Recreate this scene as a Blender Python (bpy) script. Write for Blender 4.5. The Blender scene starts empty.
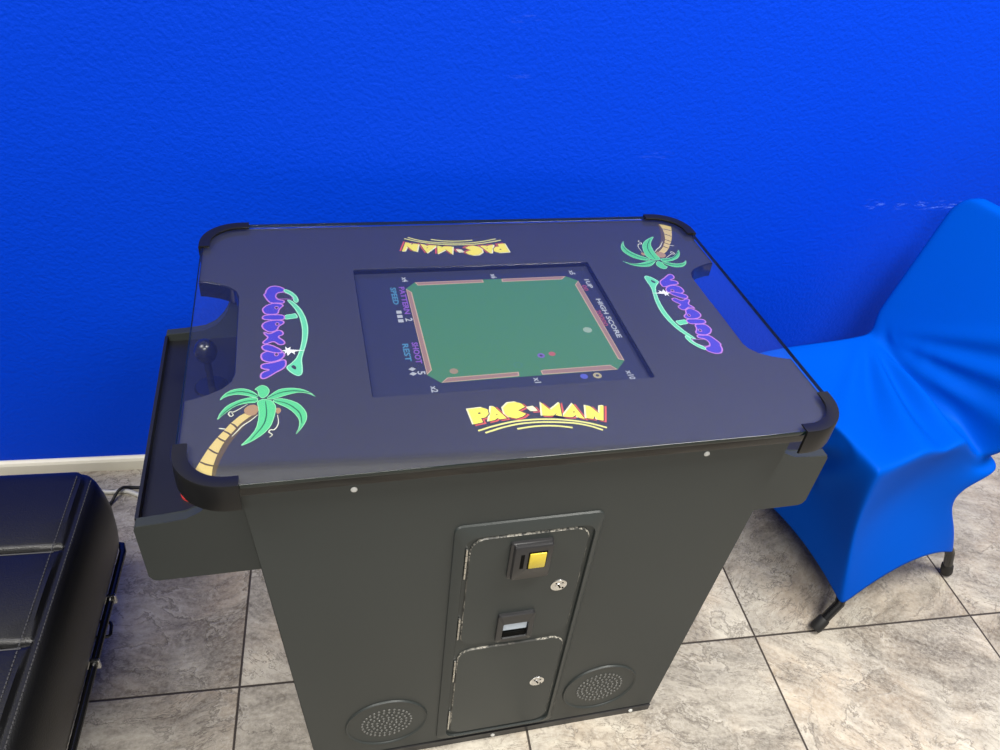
import bpy, bmesh, math, random
from mathutils import Vector, Matrix
from math import sin, cos, pi, sqrt, atan2, exp, radians
random.seed(7)
S = bpy.context.scene
COL = S.collection
ALB = .65              # paints and plastics reflect less than a page-white photo suggests; the exposure makes up for it
TH = 0.060163          # the cabinet stands turned a little against the wall
H = 0.74               # glass top height

# ------------------------------------------------------------------ materials
def nodes(name):
    m = bpy.data.materials.new(name); m.use_nodes = True
    nt = m.node_tree
    for n in list(nt.nodes): nt.nodes.remove(n)
    return m, nt, nt.nodes, nt.links

class G:
    """tiny node graph helper"""
    def __init__(s, nt): s.nt = nt; s.n = nt.nodes; s.l = nt.links
    def new(s, t, **k):
        n = s.n.new(t)
        for a, v in k.items(): setattr(n, a, v)
        return n
    def put(s, sock, v):
        if hasattr(v, 'is_output') or isinstance(v, bpy.types.NodeSocket): s.l.new(v, sock)
        else: sock.default_value = v
    def math(s, op, a, b=0.0, c=None, clamp=False):
        n = s.new('ShaderNodeMath', operation=op, use_clamp=clamp)
        s.put(n.inputs[0], a); s.put(n.inputs[1], b)
        if c is not None: s.put(n.inputs[2], c)
        return n.outputs[0]
    def vmath(s, op, a, b=(0, 0, 0)):
        n = s.new('ShaderNodeVectorMath', operation=op); s.put(n.inputs[0], a); s.put(n.inputs[1], b)
        return n.outputs[0]
    def comb(s, x, y, z=0.0):
        n = s.new('ShaderNodeCombineXYZ'); s.put(n.inputs[0], x); s.put(n.inputs[1], y); s.put(n.inputs[2], z); return n.outputs[0]
    def noise(s, vec, scale, detail=4, rough=.5, dist=0.0, out=0):
        n = s.new('ShaderNodeTexNoise'); s.put(n.inputs['Vector'], vec)
        n.inputs['Scale'].default_value = scale; n.inputs['Detail'].default_value = detail
        n.inputs['Roughness'].default_value = rough; n.inputs['Distortion'].default_value = dist
        return n.outputs[out]
    def ramp(s, f, stops):
        n = s.new('ShaderNodeValToRGB'); e = n.color_ramp.elements
        while len(e) < len(stops): e.new(.5)
        for q, (p, c) in zip(e, stops):
            q.position = p; q.color = (*c, 1) if not isinstance(c, (int, float)) else (c, c, c, 1)
        s.put(n.inputs[0], f); return n.outputs[0]
    def mix(s, f, a, b, mode='MIX'):
        n = s.new('ShaderNodeMix', data_type='RGBA', blend_type=mode)
        s.put(n.inputs[0], f)
        s.put(n.inputs[6], a if not isinstance(a, tuple) else (*a, 1)); s.put(n.inputs[7], b if not isinstance(b, tuple) else (*b, 1))
        return n.outputs[2]
    def rng(s, f, a, b, c=0.0, d=1.0):
        n = s.new('ShaderNodeMapRange'); s.put(n.inputs[0], f)
        for i, v in enumerate((a, b, c, d)): n.inputs[i + 1].default_value = v
        return n.outputs[0]

def lin(c):
    """sRGB 0-255 to linear"""
    f = lambda v: v / 12.92 if v <= .04045 else ((v + .055) / 1.055) ** 2.4
    return tuple(f(x / 255) for x in c)

def mat(name, col, rough=.5, metal=0.0, spec=.5, bump=0.0, bscale=200, var=0.0, vscale=8, coat=0.0, sheen=0.0, bdetail=3):
    m, nt, n, l = nodes(name); g = G(nt)
    b = g.new('ShaderNodeBsdfPrincipled'); o = g.new('ShaderNodeOutputMaterial'); l.new(b.outputs[0], o.inputs[0])
    tc = g.new('ShaderNodeTexCoord').outputs['Object']
    b.inputs['Roughness'].default_value = rough; b.inputs['Metallic'].default_value = metal
    b.inputs['Specular IOR Level'].default_value = spec
    b.inputs['Coat Weight'].default_value = coat; b.inputs['Sheen Weight'].default_value = sheen
    f = g.noise(tc, vscale, 5, .6)
    if not metal: col = tuple(c * ALB for c in col)
    a = tuple(c * (1 - var) for c in col); z = tuple(min(1, c * (1 + var)) for c in col)
    g.put(b.inputs['Base Color'], g.mix(f, a, z))
    if bump:
        bn = g.new('ShaderNodeBump'); bn.inputs['Strength'].default_value = bump; bn.inputs['Distance'].default_value = .002
        l.new(g.noise(tc, bscale, bdetail, .55), bn.inputs['Height']); l.new(bn.outputs[0], b.inputs['Normal'])
    return m

def emit(name, col, strength, base=.02):
    m, nt, n, l = nodes(name); g = G(nt)
    b = g.new('ShaderNodeBsdfPrincipled'); o = g.new('ShaderNodeOutputMaterial'); l.new(b.outputs[0], o.inputs[0])
    b.inputs['Base Color'].default_value = (base, base, base, 1); b.inputs['Roughness'].default_value = .3
    b.inputs['Emission Color'].default_value = (*col, 1); b.inputs['Emission Strength'].default_value = strength
    return m

def glass_mat(name):
    """thin clear pane: fresnel mix of see-through and mirror"""
    m, nt, n, l = nodes(name); g = G(nt)
    t = g.new('ShaderNodeBsdfTransparent'); t.inputs[0].default_value = (.97, .985, .98, 1)
    r = g.new('ShaderNodeBsdfGlossy'); r.inputs['Roughness'].default_value = .03
    lw = g.new('ShaderNodeLayerWeight'); lw.inputs[0].default_value = .5
    f = g.math('ADD', .04, g.math('MULTIPLY', .96, g.math('POWER', lw.outputs['Facing'], 5.0)))
    mx = g.new('ShaderNodeMixShader'); o = g.new('ShaderNodeOutputMaterial')
    du = g.new('ShaderNodeBsdfDiffuse'); du.inputs[0].default_value = (.62, .62, .64, 1)      # pale diffuse veil for the pane's haze: faint dust, wear and reflections
    md = g.new('ShaderNodeMixShader'); md.inputs[0].default_value = .004; l.new(t.outputs[0], md.inputs[1]); l.new(du.outputs[0], md.inputs[2])
    l.new(f, mx.inputs[0]); l.new(md.outputs[0], mx.inputs[1]); l.new(r.outputs[0], mx.inputs[2]); l.new(mx.outputs[0], o.inputs[0])
    return m

def wall_mat():
    m, nt, n, l = nodes('blue_wall_paint'); g = G(nt)
    b = g.new('ShaderNodeBsdfPrincipled'); o = g.new('ShaderNodeOutputMaterial'); l.new(b.outputs[0], o.inputs[0])
    p = g.new('ShaderNodeNewGeometry').outputs['Position']
    sx = g.new('ShaderNodeSeparateXYZ'); l.new(p, sx.inputs[0]); X, Y, Z = sx.outputs
    big = g.noise(p, 2.2, 3, .5)
    blue = g.mix(big, BLUE_A, BLUE_B)
    # scuffs: a thin scraped streak where chair backs rub, and a few chips
    def band(c, a, bb, soft): return g.math('MULTIPLY', g.rng(c, a - soft, a, 0, 1), g.rng(c, bb, bb + soft, 1, 0))
    def patch(x0, x1, z0, z1, sc, lo, hi, soft=.02):
        k = g.math('MULTIPLY', band(X, x0, x1, soft), band(Z, z0, z1, soft * .4))
        return g.math('MULTIPLY', k, g.rng(g.noise(g.vmath('MULTIPLY', p, (.45, 1, 1.9)), sc, 8, .75), lo, hi))
    s1 = patch(1.33, 1.55, .697, .707, 70, .53, .70)
    s2 = patch(.50, .60, .94, 1.06, 26, .60, .80)
    s3 = patch(.74, .84, .78, .84, 22, .58, .80)
    s4 = patch(.3, 1.3, .5, 1.1, 90, .74, .82, .1)
    sc = g.math('ADD', g.math('ADD', g.math('MULTIPLY', s1, .6), g.math('MULTIPLY', s2, .22)), g.math('ADD', g.math('MULTIPLY', s3, .18), g.math('MULTIPLY', s4, .25)), clamp=True)
    g.put(b.inputs['Base Color'], g.mix(sc, blue, lin((120, 160, 255))))
    b.inputs['Roughness'].default_value = .5; b.inputs['Specular IOR Level'].default_value = .07
    h = g.math('ADD', g.noise(p, 150, 2, .5), g.math('MULTIPLY', g.noise(p, 75, 2, .5), .8))
    bn = g.new('ShaderNodeBump'); bn.inputs['Strength'].default_value = .5; bn.inputs['Distance'].default_value = .0022
    l.new(h, bn.inputs['Height']); l.new(bn.outputs[0], b.inputs['Normal'])
    return m

def floor_mat(tx, ty, ts):
    m, nt, n, l = nodes('stone_look_tile'); g = G(nt)
    b = g.new('ShaderNodeBsdfPrincipled'); o = g.new('ShaderNodeOutputMaterial'); l.new(b.outputs[0], o.inputs[0])
    p = g.new('ShaderNodeNewGeometry').outputs['Position']
    sx = g.new('ShaderNodeSeparateXYZ'); l.new(p, sx.inputs[0])
    u = g.math('DIVIDE', g.math('SUBTRACT', sx.outputs[0], tx), ts); v = g.math('DIVIDE', g.math('SUBTRACT', sx.outputs[1], ty), ts)
    cu = g.math('FLOOR', u); cv = g.math('FLOOR', v)
    fu = g.math('SUBTRACT', u, cu); fv = g.math('SUBTRACT', v, cv)
    eu = g.math('MINIMUM', fu, g.math('SUBTRACT', 1.0, fu)); ev = g.math('MINIMUM', fv, g.math('SUBTRACT', 1.0, fv))
    ed = g.math('MULTIPLY', g.math('MINIMUM', eu, ev), ts)
    grout = g.rng(ed, .0016, .0026, 1, 0)
    wn = g.new('ShaderNodeTexWhiteNoise', noise_dimensions='2D'); l.new(g.comb(cu, cv), wn.inputs['Vector'])
    off = g.vmath('MULTIPLY', wn.outputs['Color'], (37, 53, 0))
    q = g.vmath('ADD', g.vmath('MULTIPLY', p, (1, 1, 0)), off)
    vr = g.new('ShaderNodeVectorRotate', rotation_type='Z_AXIS'); l.new(q, vr.inputs['Vector'])
    g.put(vr.inputs['Angle'], g.math('MULTIPLY', g.math('SUBTRACT', wn.outputs['Value'], .5), 1.6)); q = vr.outputs[0]
    wq = g.vmath('ADD', q, g.vmath('MULTIPLY', g.noise(q, 3.0, 3, .5, out=1), (.18, .18, 0)))
    rot = g.new('ShaderNodeMapping'); l.new(wq, rot.inputs[0]); rot.inputs['Rotation'].default_value = (0, 0, radians(-40)); rot.inputs['Scale'].default_value = (1.0, 3.0, 1)
    streak = g.noise(rot.outputs[0], 7.0, 12, .68)
    cloud = g.noise(wq, 3.0, 8, .6)
    grain = g.noise(q, 120, 5, .7)
    mid = g.noise(rot.outputs[0], 19, 8, .72)
    f = g.math('ADD', g.math('MULTIPLY', cloud, .5), g.math('MULTIPLY', streak, .5))
    base = g.ramp(f, [(.36, (.105, .095, .085)), (.44, (.19, .175, .155)), (.51, (.32, .30, .27)), (.60, (.45, .43, .385)), (.70, (.52, .505, .465))])
    warm = g.rng(g.noise(wq, 3.6, 5, .6), .46, .62, 0, .55)
    base = g.mix(warm, base, g.mix(1.0, base, (1.06, .88, .72), 'MULTIPLY'))
    cool = g.rng(g.noise(g.vmath('ADD', wq, (9.3, 2.1, 0)), 2.6, 4, .6), .54, .66, 0, .5)
    base = g.mix(cool, base, g.mix(1.0, base, (.74, .77, .82), 'MULTIPLY'))
    base = g.mix(g.rng(mid, .40, .66, .5, 0), base, g.mix(1.0, base, (.55, .53, .50), 'MULTIPLY'))
    base = g.mix(g.rng(grain, .38, .68, 0, .40), base, (.50, .48, .44))
    # torn slate layers: craggy contour lines, dark below each ledge and pale on its lip
    def ledge(vec, sc, k, width, keep, seed):
        n_ = g.noise(g.vmath('ADD', vec, seed), sc, 12, .64)
        fr = g.math('FRACT', g.math('MULTIPLY', n_, k))
        d_ = g.math('ABSOLUTE', g.math('SUBTRACT', fr, .5))
        m_ = g.rng(g.noise(g.vmath('ADD', q, seed), 5.5, 4, .6), keep, keep + .09)
        return g.math('MULTIPLY', g.rng(d_, 0, width, 1, 0), m_), g.math('MULTIPLY', g.rng(fr, .5, .75, 1, 0), g.math('MULTIPLY', m_, g.math('GREATER_THAN', fr, .5)))
    c1, l1 = ledge(wq, 4.4, 8.0, .085, .42, (3.1, 7.7, 0))
    c2, l2 = ledge(rot.outputs[0], 10.0, 7.0, .10, .45, (13.7, 1.9, 0))
    c3, l3 = ledge(rot.outputs[0], 2.6, 3.0, .016, .42, (23.2, 11.4, 0))
    base = g.mix(g.math('MULTIPLY', l1, .42), base, (.55, .53, .49))
    base = g.mix(g.math('MULTIPLY', g.math('MAXIMUM', c1, g.math('MULTIPLY', c2, .9)), .66), base, (.085, .072, .062))
    c4, l4 = ledge(q, 24.0, 6.0, .13, .44, (41.2, 8.4, 0))
    base = g.mix(g.math('MULTIPLY', c4, .42), base, (.10, .085, .072))
    base = g.mix(g.math('MULTIPLY', l4, .30), base, (.56, .54, .50))
    base = g.mix(g.math('MULTIPLY', c3, .75), base, (.06, .05, .045))
    # tile-to-tile tone
    tone = g.rng(wn.outputs['Value'], 0, 1, .90, 1.08)
    base = g.mix(1.0, base, g.comb(tone, tone, tone), 'MULTIPLY')
    base = g.mix(1.0, base, (1.15, 1.12, 1.05), 'MULTIPLY')
    col = g.mix(grout, base, (.042, .034, .027))
    g.put(b.inputs['Base Color'], col)
    g.put(b.inputs['Roughness'], g.rng(cloud, .3, .7, .42, .6)); b.inputs['Specular IOR Level'].default_value = .3
    hh = g.math('SUBTRACT', g.math('ADD', g.math('MULTIPLY', mid, .5), g.math('MULTIPLY', streak, .7)), g.math('ADD', g.math('MULTIPLY', grout, 1.0), g.math('MULTIPLY', c1, .4)))
    bn = g.new('ShaderNodeBump'); bn.inputs['Strength'].default_value = .45; bn.inputs['Distance'].default_value = .004
    l.new(hh, bn.inputs['Height']); l.new(bn.outputs[0], b.inputs['Normal'])
    return m

# ------------------------------------------------------------------ mesh helpers
def link(name, me, mats, parent=None, smooth=None):
    o = bpy.data.objects.new(name, me); COL.objects.link(o)
    for m in (mats if isinstance(mats, (list, tuple)) else [mats]): me.materials.append(m)
    if parent: o.parent = parent
    if smooth is not None:
        me.polygons.foreach_set('use_smooth', [True] * len(me.polygons))
        if smooth: me.set_sharp_from_angle(angle=radians(smooth))
    return o

def obj(name, bm, mats, parent=None, smooth=None):
    bmesh.ops.recalc_face_normals(bm, faces=bm.faces)
    me = bpy.data.meshes.new(name); bm.to_mesh(me); bm.free()
    return link(name, me, mats, parent, smooth)

def empty(name, loc, rz=0.0, parent=None):
    o = bpy.data.objects.new(name, None); COL.objects.link(o); o.location = loc; o.rotation_euler = (0, 0, rz)
    o.empty_display_size = .05
    if parent: o.parent = parent
    return o

def tag(o, label, cat, group=None):
    o['label'] = label; o['category'] = cat
    if group: o['group'] = group
    return o
def struct(o): o['kind'] = 'structure'; return o

def box(bm, x0, x1, y0, y1, z0, z1, bev=0.0, seg=2, M=None, mi=0):
    r = bmesh.ops.create_cube(bm, size=1.0); vs = r['verts']
    for v in vs: v.co = Vector(((x0 + x1) / 2 + v.co.x * (x1 - x0), (y0 + y1) / 2 + v.co.y * (y1 - y0), (z0 + z1) / 2 + v.co.z * (z1 - z0)))
    fs = list({f for v in vs for f in v.link_faces})
    for f in fs: f.material_index = mi
    if bev:
        es = list({e for v in vs for e in v.link_edges})
        r2 = bmesh.ops.bevel(bm, geom=es, offset=bev, segments=seg, affect='EDGES', profile=.5)
        vs = list({v for f in r2['faces'] for v in f.verts} | {v for v in vs if v.is_valid})
        for f in r2['faces']: f.material_index = mi
    if M is not None:
        for v in vs: v.co = M @ v.co
    return vs

def tube(bm, pts, r, n=10, cap=True, mi=0, closed=False):
    """tube along points; r a number or one per point"""
    pts = [Vector(p) for p in pts]; N = len(pts); rs = r if isinstance(r, (list, tuple)) else [r] * N
    rings = []; up = None
    for i, p in enumerate(pts):
        if closed: t = (pts[(i + 1) % N] - pts[i - 1])
        else: t = (pts[min(i + 1, N - 1)] - pts[max(i - 1, 0)])
        t.normalize()
        if up is None: up = t.orthogonal().normalized()
        up = (up - t * up.dot(t)).normalized(); w = t.cross(up)
        rings.append([bm.verts.new(p + (up * cos(2 * pi * k / n) + w * sin(2 * pi * k / n)) * rs[i]) for k in range(n)])
    for i in range(N if closed else N - 1):
        a, b = rings[i], rings[(i + 1) % N]
        for k in range(n):
            f = bm.faces.new((a[k], a[(k + 1) % n], b[(k + 1) % n], b[k])); f.material_index = mi
    if cap and not closed:
        for rg in (rings[0], rings[-1]):
            f = bm.faces.new(rg); f.material_index = mi

def lathe(bm, prof, n=24, M=None, mi=0):
    """profile [(r, z)] around z"""
    rings = []
    for r, z in prof:
        rings.append([bm.verts.new((M or Matrix()) @ Vector((max(r, 1e-5) * cos(2 * pi * k / n), max(r, 1e-5) * sin(2 * pi * k / n), z))) for k in range(n)])
    for a, b in zip(rings, rings[1:]):
        for k in range(n):
            f = bm.faces.new((a[k], a[(k + 1) % n], b[(k + 1) % n], b[k])); f.material_index = mi
    for rg in (rings[0], rings[-1]):
        f = bm.faces.new(rg); f.material_index = mi

def prism(bm, poly, axis, a, b, mi=0):
    """extrude a 2-D polygon along an axis: axis 'y' -> (x,z), 'z' -> (x,y), 'x' -> (y,z)"""
    def P(q, w):
        return {'y': (q[0], w, q[1]), 'z': (q[0], q[1], w), 'x': (w, q[0], q[1])}[axis]
    A = [bm.verts.new(P(q, a)) for q in poly]; B = [bm.verts.new(P(q, b)) for q in poly]
    fs = [bm.faces.new(A), bm.faces.new(B)]
    n = len(poly)
    for i in range(n): fs.append(bm.faces.new((A[i], A[(i + 1) % n], B[(i + 1) % n], B[i])))
    for f in fs: f.material_index = mi
    return A + B

def grid(bm, P, closed_u=False, mi=0):
    """quads from rows of points"""
    V = [[bm.verts.new(p) for p in row] for row in P]
    for r0, r1 in zip(V, V[1:]):
        for i in range(len(r0) - 1):
            f = bm.faces.new((r0[i], r0[i + 1], r1[i + 1], r1[i])); f.material_index = mi
    return V

def rrect(x0, x1, y0, y1, r, n=6):
    pts = []
    for cx, cy, a in ((x1 - r, y0 + r, -pi / 2), (x1 - r, y1 - r, 0), (x0 + r, y1 - r, pi / 2), (x0 + r, y0 + r, pi)):
        for k in range(n + 1): pts.append((cx + r * cos(a + pi / 2 * k / n), cy + r * sin(a + pi / 2 * k / n)))
    return pts

def smooth_poly(pts, it=2, closed=True):
    """Chaikin corner cutting"""
    for _ in range(it):
        o = []; n = len(pts)
        for i in range(n if closed else n - 1):
            a, b = pts[i], pts[(i + 1) % n]
            o += [tuple(.78 * p + .22 * q for p, q in zip(a, b)), tuple(.22 * p + .78 * q for p, q in zip(a, b))]
        if not closed: o = [pts[0]] + o + [pts[-1]]
        pts = o
    return pts

def area2(p): return sum(p[i][0] * p[(i + 1) % len(p)][1] - p[(i + 1) % len(p)][0] * p[i][1] for i in range(len(p)))
def inset(pts, d):
    """move a polygon's border inwards by d"""
    if area2(pts) < 0: pts = pts[::-1]
    o = []; n = len(pts)
    for i in range(n):
        a, b, c = Vector(pts[i - 1]), Vector(pts[i]), Vector(pts[(i + 1) % n])
        e1 = (b - a); e2 = (c - b)
        if e1.length < 1e-9 or e2.length < 1e-9: continue
        n1 = Vector((-e1.y, e1.x)).normalized(); n2 = Vector((-e2.y, e2.x)).normalized()
        m = (n1 + n2)
        if m.length < 1e-6: m = n1
        m.normalize(); k = min(1 / max(m.dot(n1), .5), 1.6)
        q = b + m * d * k; o.append((q.x, q.y))
    return o

def curve_mesh(splines, z0, z1, bev=0.0, res=2):
    """solid plate from closed outlines (inner ones become holes), between heights z0 and z1"""
    c = bpy.data.curves.new('plate', 'CURVE'); c.dimensions = '2D'; c.fill_mode = 'BOTH'
    c.extrude = (z1 - z0) / 2 - bev; c.bevel_depth = bev; c.bevel_resolution = res
    for pts in splines:
        s = c.splines.new('POLY'); s.points.add(len(pts) - 1)
        for q, p in zip(s.points, pts): q.co = (p[0], p[1], 0, 1)
        s.use_cyclic_u = True
    o = bpy.data.objects.new('plate', c); COL.objects.link(o)
    dg = bpy.context.evaluated_depsgraph_get()
    me = bpy.data.meshes.new_from_object(o.evaluated_get(dg))
    bpy.data.objects.remove(o); bpy.data.curves.remove(c)
    me.transform(Matrix.Translation((0, 0, (z0 + z1) / 2)))
    return me

def text_mesh(s, size, x, y, z, rot=0.0, sx=1.0, bold=0.0):
    """flat lettering on a horizontal face, left end of its baseline at (x, y)"""
    c = bpy.data.curves.new('txt', 'FONT'); c.body = s; c.size = size; c.offset = bold; c.resolution_u = 2; c.fill_mode = 'FRONT'
    o = bpy.data.objects.new('txt', c); COL.objects.link(o)
    dg = bpy.context.evaluated_depsgraph_get()
    me = bpy.data.meshes.new_from_object(o.evaluated_get(dg))
    bpy.data.objects.remove(o); bpy.data.curves.remove(c)
    me.transform(Matrix.Translation((x, y, z)) @ Matrix.Rotation(rot, 4, 'Z') @ Matrix.Diagonal((sx, 1, 1, 1)))
    return me

def merge(meshes):
    """meshes with material indices 0,1,2... in one mesh"""
    bm = bmesh.new()
    for me, mi in meshes:
        k = len(bm.faces); bm.from_mesh(me); bm.faces.ensure_lookup_table()
        for f in bm.faces[k:]: f.material_index = mi
        bpy.data.meshes.remove(me)
    me = bpy.data.meshes.new('m'); bm.to_mesh(me); bm.free(); return me

def stroke(bm, pts, w, z, mi=0, taper=True):
    """flat ribbon along a polyline at height z"""
    n = len(pts); L = []; R = []
    for i, p in enumerate(pts):
        t = Vector(pts[min(i + 1, n - 1)]) - Vector(pts[max(i - 1, 0)]); t.normalize()
        k = w / 2 * ((.35 + .65 * sin(pi * (i + .5) / n)) if taper else 1)
        L.append(bm.verts.new((p[0] - t.y * k, p[1] + t.x * k, z))); R.append(bm.verts.new((p[0] + t.y * k, p[1] - t.x * k, z)))
    for i in range(n - 1):
        f = bm.faces.new((L[i], R[i], R[i + 1], L[i + 1])); f.material_index = mi
def flat(bm, pts, z, mi=0):
    if area2(pts) < 0: pts = pts[::-1]
    vs = [bm.verts.new((p[0], p[1], z)) for p in pts]
    f = bm.faces.new(vs); f.material_index = mi
    f.normal_update()
    r = bmesh.ops.triangulate(bm, faces=[f], ngon_method='EAR_CLIP')
    for q in r['faces']: q.material_index = mi
PALM = {'trunk':[(.0212,.0332),(.0270,.0493),(.0351,.0704),(.0444,.0886),(.0504,.0977),(.0588,.1119),(.0683,.1236),(.0740,.1282),(.0908,.1249),(.0850,.1217),(.0736,.1088),(.0674,.0982),(.0560,.0786),(.0489,.0581),(.0444,.0391),(.0430,.0215),(.0315,.0258)],'ring1':[(.0270,.0493),(.0342,.0438),(.0460,.0389)],'ring2':[(.0351,.0704),(.0425,.0624),(.0510,.0578)],'ring3':[(.0444,.0886),(.0503,.0822),(.0568,.0785)],'ring4':[(.0512,.0989),(.0570,.0944),(.0612,.0877)],'ring5':[(.0588,.1119),(.0638,.1074),(.0682,.0993)],'f1':[(.0930,.1585),(.0825,.1722),(.0703,.1778),(.0583,.1763),(.0483,.1677),(.0430,.1545),(.0519,.1631),(.0637,.1659),(.0758,.1624),(.0862,.1565)],'f2':[(.0913,.1559),(.0810,.1584),(.0675,.1545),(.0542,.1465),(.0456,.1329),(.0419,.1172),(.0499,.1284),(.0627,.1428),(.0761,.1467),(.0897,.1465)],'f3':[(.0913,.1587),(.0898,.1709),(.0856,.1733),(.0911,.1798),(.0964,.1815),(.1025,.1771),(.1055,.1683),(.1025,.1588),(.0965,.1539)],'f4':[(.1000,.1535),(.1086,.1637),(.1174,.1712),(.1315,.1720),(.1456,.1681),(.1560,.1599),(.1635,.1486),(.1541,.1572),(.1419,.1614),(.1295,.1586),(.1190,.1547),(.1086,.1504)],'f5':[(.1068,.1486),(.1172,.1527),(.1293,.1480),(.1413,.1392),(.1494,.1234),(.1507,.1100),(.1451,.0951),(.1346,.0794),(.1401,.0957),(.1404,.1086),(.1340,.1225),(.1256,.1329),(.1171,.1393)],'f6':[(.0888,.1493),(.0982,.1537),(.1086,.1484),(.1136,.1356),(.1110,.1173),(.1067,.0997),(.0969,.0858),(.0841,.0751),(.0698,.0680),(.0807,.0829),(.0886,.0968),(.0917,.1170),(.0916,.1328)],'coco1':[(.0730,.1350),(.0796,.1436),(.0889,.1433),(.0924,.1327),(.0870,.1222),(.0766,.1248)],'coco2':[(.1099,.1334),(.1171,.1347),(.1195,.1274),(.1144,.1208)],'v1':[(.0779,.1451),(.0696,.1380),(.0614,.1315),(.0572,.1336),(.0552,.1291),(.0584,.1235),(.0619,.1262),(.0595,.1307)],'v2':[(.1144,.1208),(.1158,.1063),(.1134,.0976),(.1097,.0930),(.1059,.0947),(.1034,.0905),(.1067,.0871),(.1087,.0844),(.1043,.0809)],'v3':[(.0453,.1041),(.0535,.1016)],'v4':[(.0908,.1236),(.0818,.1130),(.0729,.1058),(.0682,.0981),(.0612,.0877)],'m1':[(.0931,.1571),(.0809,.1668),(.0670,.1717),(.0517,.1673)],'m2':[(.0897,.1520),(.0727,.1506),(.0578,.1407),(.0460,.1250)],'m4':[(.1017,.1539),(.1191,.1640),(.1367,.1657),(.1559,.1584)],'m5':[(.1103,.1482),(.1275,.1408),(.1425,.1215),(.1436,.1004)],'m6':[(.1000,.1480),(.1017,.1237),(.0985,.1033),(.0824,.0777)]}
TITLE = {'P':[(.3540,.1033),(.3725,.1046),(.3797,.1003),(.3795,.0914),(.3742,.0852),(.3676,.0841),(.3689,.0763),(.3563,.0741)],'Ph':[(.3658,.0953),(.3691,.0955),(.3689,.0927),(.3659,.0924)],'A1':[(.3857,.1050),(.3899,.1042),(.4012,.0801),(.3920,.0794),(.3893,.0822),(.3851,.0790),(.3767,.0772)],'A1h':[(.3889,.0903),(.3913,.0894),(.3891,.0872)],'C':[(.4009,.1010),(.4094,.1097),(.4195,.1105),(.4273,.1064),(.4307,.0995),(.4196,.0937),(.4285,.0857),(.4232,.0813),(.4139,.0783),(.4054,.0818),(.4006,.0896)],'-':[(.4340,.0978),(.4424,.0988),(.4457,.0897),(.4375,.0901)],'M':[(.4543,.1053),(.4628,.0893),(.4791,.1024),(.4750,.0749),(.4669,.0787),(.4710,.0839),(.4646,.0783),(.4584,.0784),(.4493,.0801)],'A2':[(.4966,.0985),(.5040,.0667),(.4960,.0708),(.4941,.0755),(.4887,.0723),(.4755,.0748)],'A2h':[(.4927,.0833),(.4951,.0824),(.4924,.0795)],'N':[(.5130,.0926),(.5191,.0900),(.5268,.0742),(.5326,.0894),(.5377,.0895),(.5278,.0604),(.5214,.0634),(.5182,.0704),(.5156,.0653),(.5067,.0683)]}
ARCS = {'l1':[(.3594,.0617),(.3829,.0688),(.4095,.0739),(.4377,.0743),(.4631,.0716),(.4879,.0661),(.5096,.0579),(.5282,.0473)],'l2':[(.3677,.0568),(.3902,.0640),(.4147,.0686),(.4405,.0686),(.4658,.0656),(.4905,.0605),(.5079,.0528),(.5214,.0435)],'l3':[(.4102,.0591),(.4300,.0613),(.4471,.0611),(.4658,.0582),(.4827,.0528)]}
NEON = {'G':[(.0965,.3958),(.0993,.3979),(.1005,.4087),(.1067,.4177),(.1174,.4177),(.1273,.4090),(.1255,.4013),(.1163,.3997),(.1131,.3899),(.1161,.3802),(.1262,.3767),(.1251,.3700),(.1171,.3714),(.1070,.3722),(.1026,.3786)],'a':[(.0955,.3525),(.0955,.3587),(.1020,.3674),(.1110,.3712),(.1201,.3689),(.1250,.3641),(.1179,.3550),(.1168,.3428),(.1069,.3422),(.0987,.3443)],'l':[(.0948,.3346),(.0971,.3401),(.1069,.3415),(.1257,.3391),(.1255,.3274),(.1108,.3279),(.0972,.3302)],'b':[(.0946,.3150),(.0972,.3218),(.1050,.3263),(.1167,.3271),(.1245,.3236),(.1244,.3179),(.1173,.3123),(.1149,.3015),(.1050,.2977),(.0969,.3066)],'x':[(.0973,.2997),(.1050,.2929),(.1165,.3021),(.1218,.2995),(.1240,.2912),(.1148,.2866),(.1246,.2751),(.1251,.2685),(.1184,.2665),(.1106,.2771),(.0997,.2702),(.0952,.2746),(.1042,.2856),(.0989,.2928)],'i':[(.0945,.2649),(.0993,.2696),(.1068,.2676),(.1189,.2567),(.1213,.2514),(.1197,.2483),(.1105,.2499),(.0966,.2576)],'c':[(.0939,.2427),(.0948,.2489),(.1012,.2540),(.1124,.2535),(.1235,.2492),(.1247,.2421),(.1192,.2333),(.1067,.2283),(.0958,.2338)],'n':[(.0932,.1990),(.0951,.2077),(.1067,.2125),(.0941,.2162),(.0944,.2259),(.1104,.2274),(.1251,.2339),(.1264,.2220),(.1230,.2138),(.1121,.2059),(.1022,.1966),(.0960,.1943)]}
NEON_GREEN = {'g1':[(.1273,.4090),(.1369,.4008),(.1448,.3874),(.1475,.3742),(.1437,.3685),(.1390,.3757),(.1400,.3840),(.1336,.3937),(.1255,.4013)],'g2':[(.1289,.3810),(.1374,.3766),(.1490,.3561),(.1562,.3300),(.1586,.3017),(.1556,.2715),(.1491,.2429),(.1469,.2299),(.1478,.2119),(.1470,.1993),(.1416,.1951),(.1337,.2019),(.1252,.2157),(.1342,.2249),(.1409,.2355),(.1461,.2560),(.1495,.2787),(.1503,.3059),(.1474,.3337),(.1406,.3568)],'g3':[(.1257,.3391),(.1366,.3404),(.1417,.3428),(.1453,.3303),(.1384,.3294),(.1255,.3274)]}
NEON_HOLE = {'h':[(.1325,.2171),(.1363,.2204),(.1398,.2151),(.1389,.2091),(.1353,.2119)],'G':[(.1165,.3974),(.1255,.3990),(.1356,.3905),(.1387,.3795),(.1273,.3819),(.1171,.3820),(.1144,.3898)]}
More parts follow.
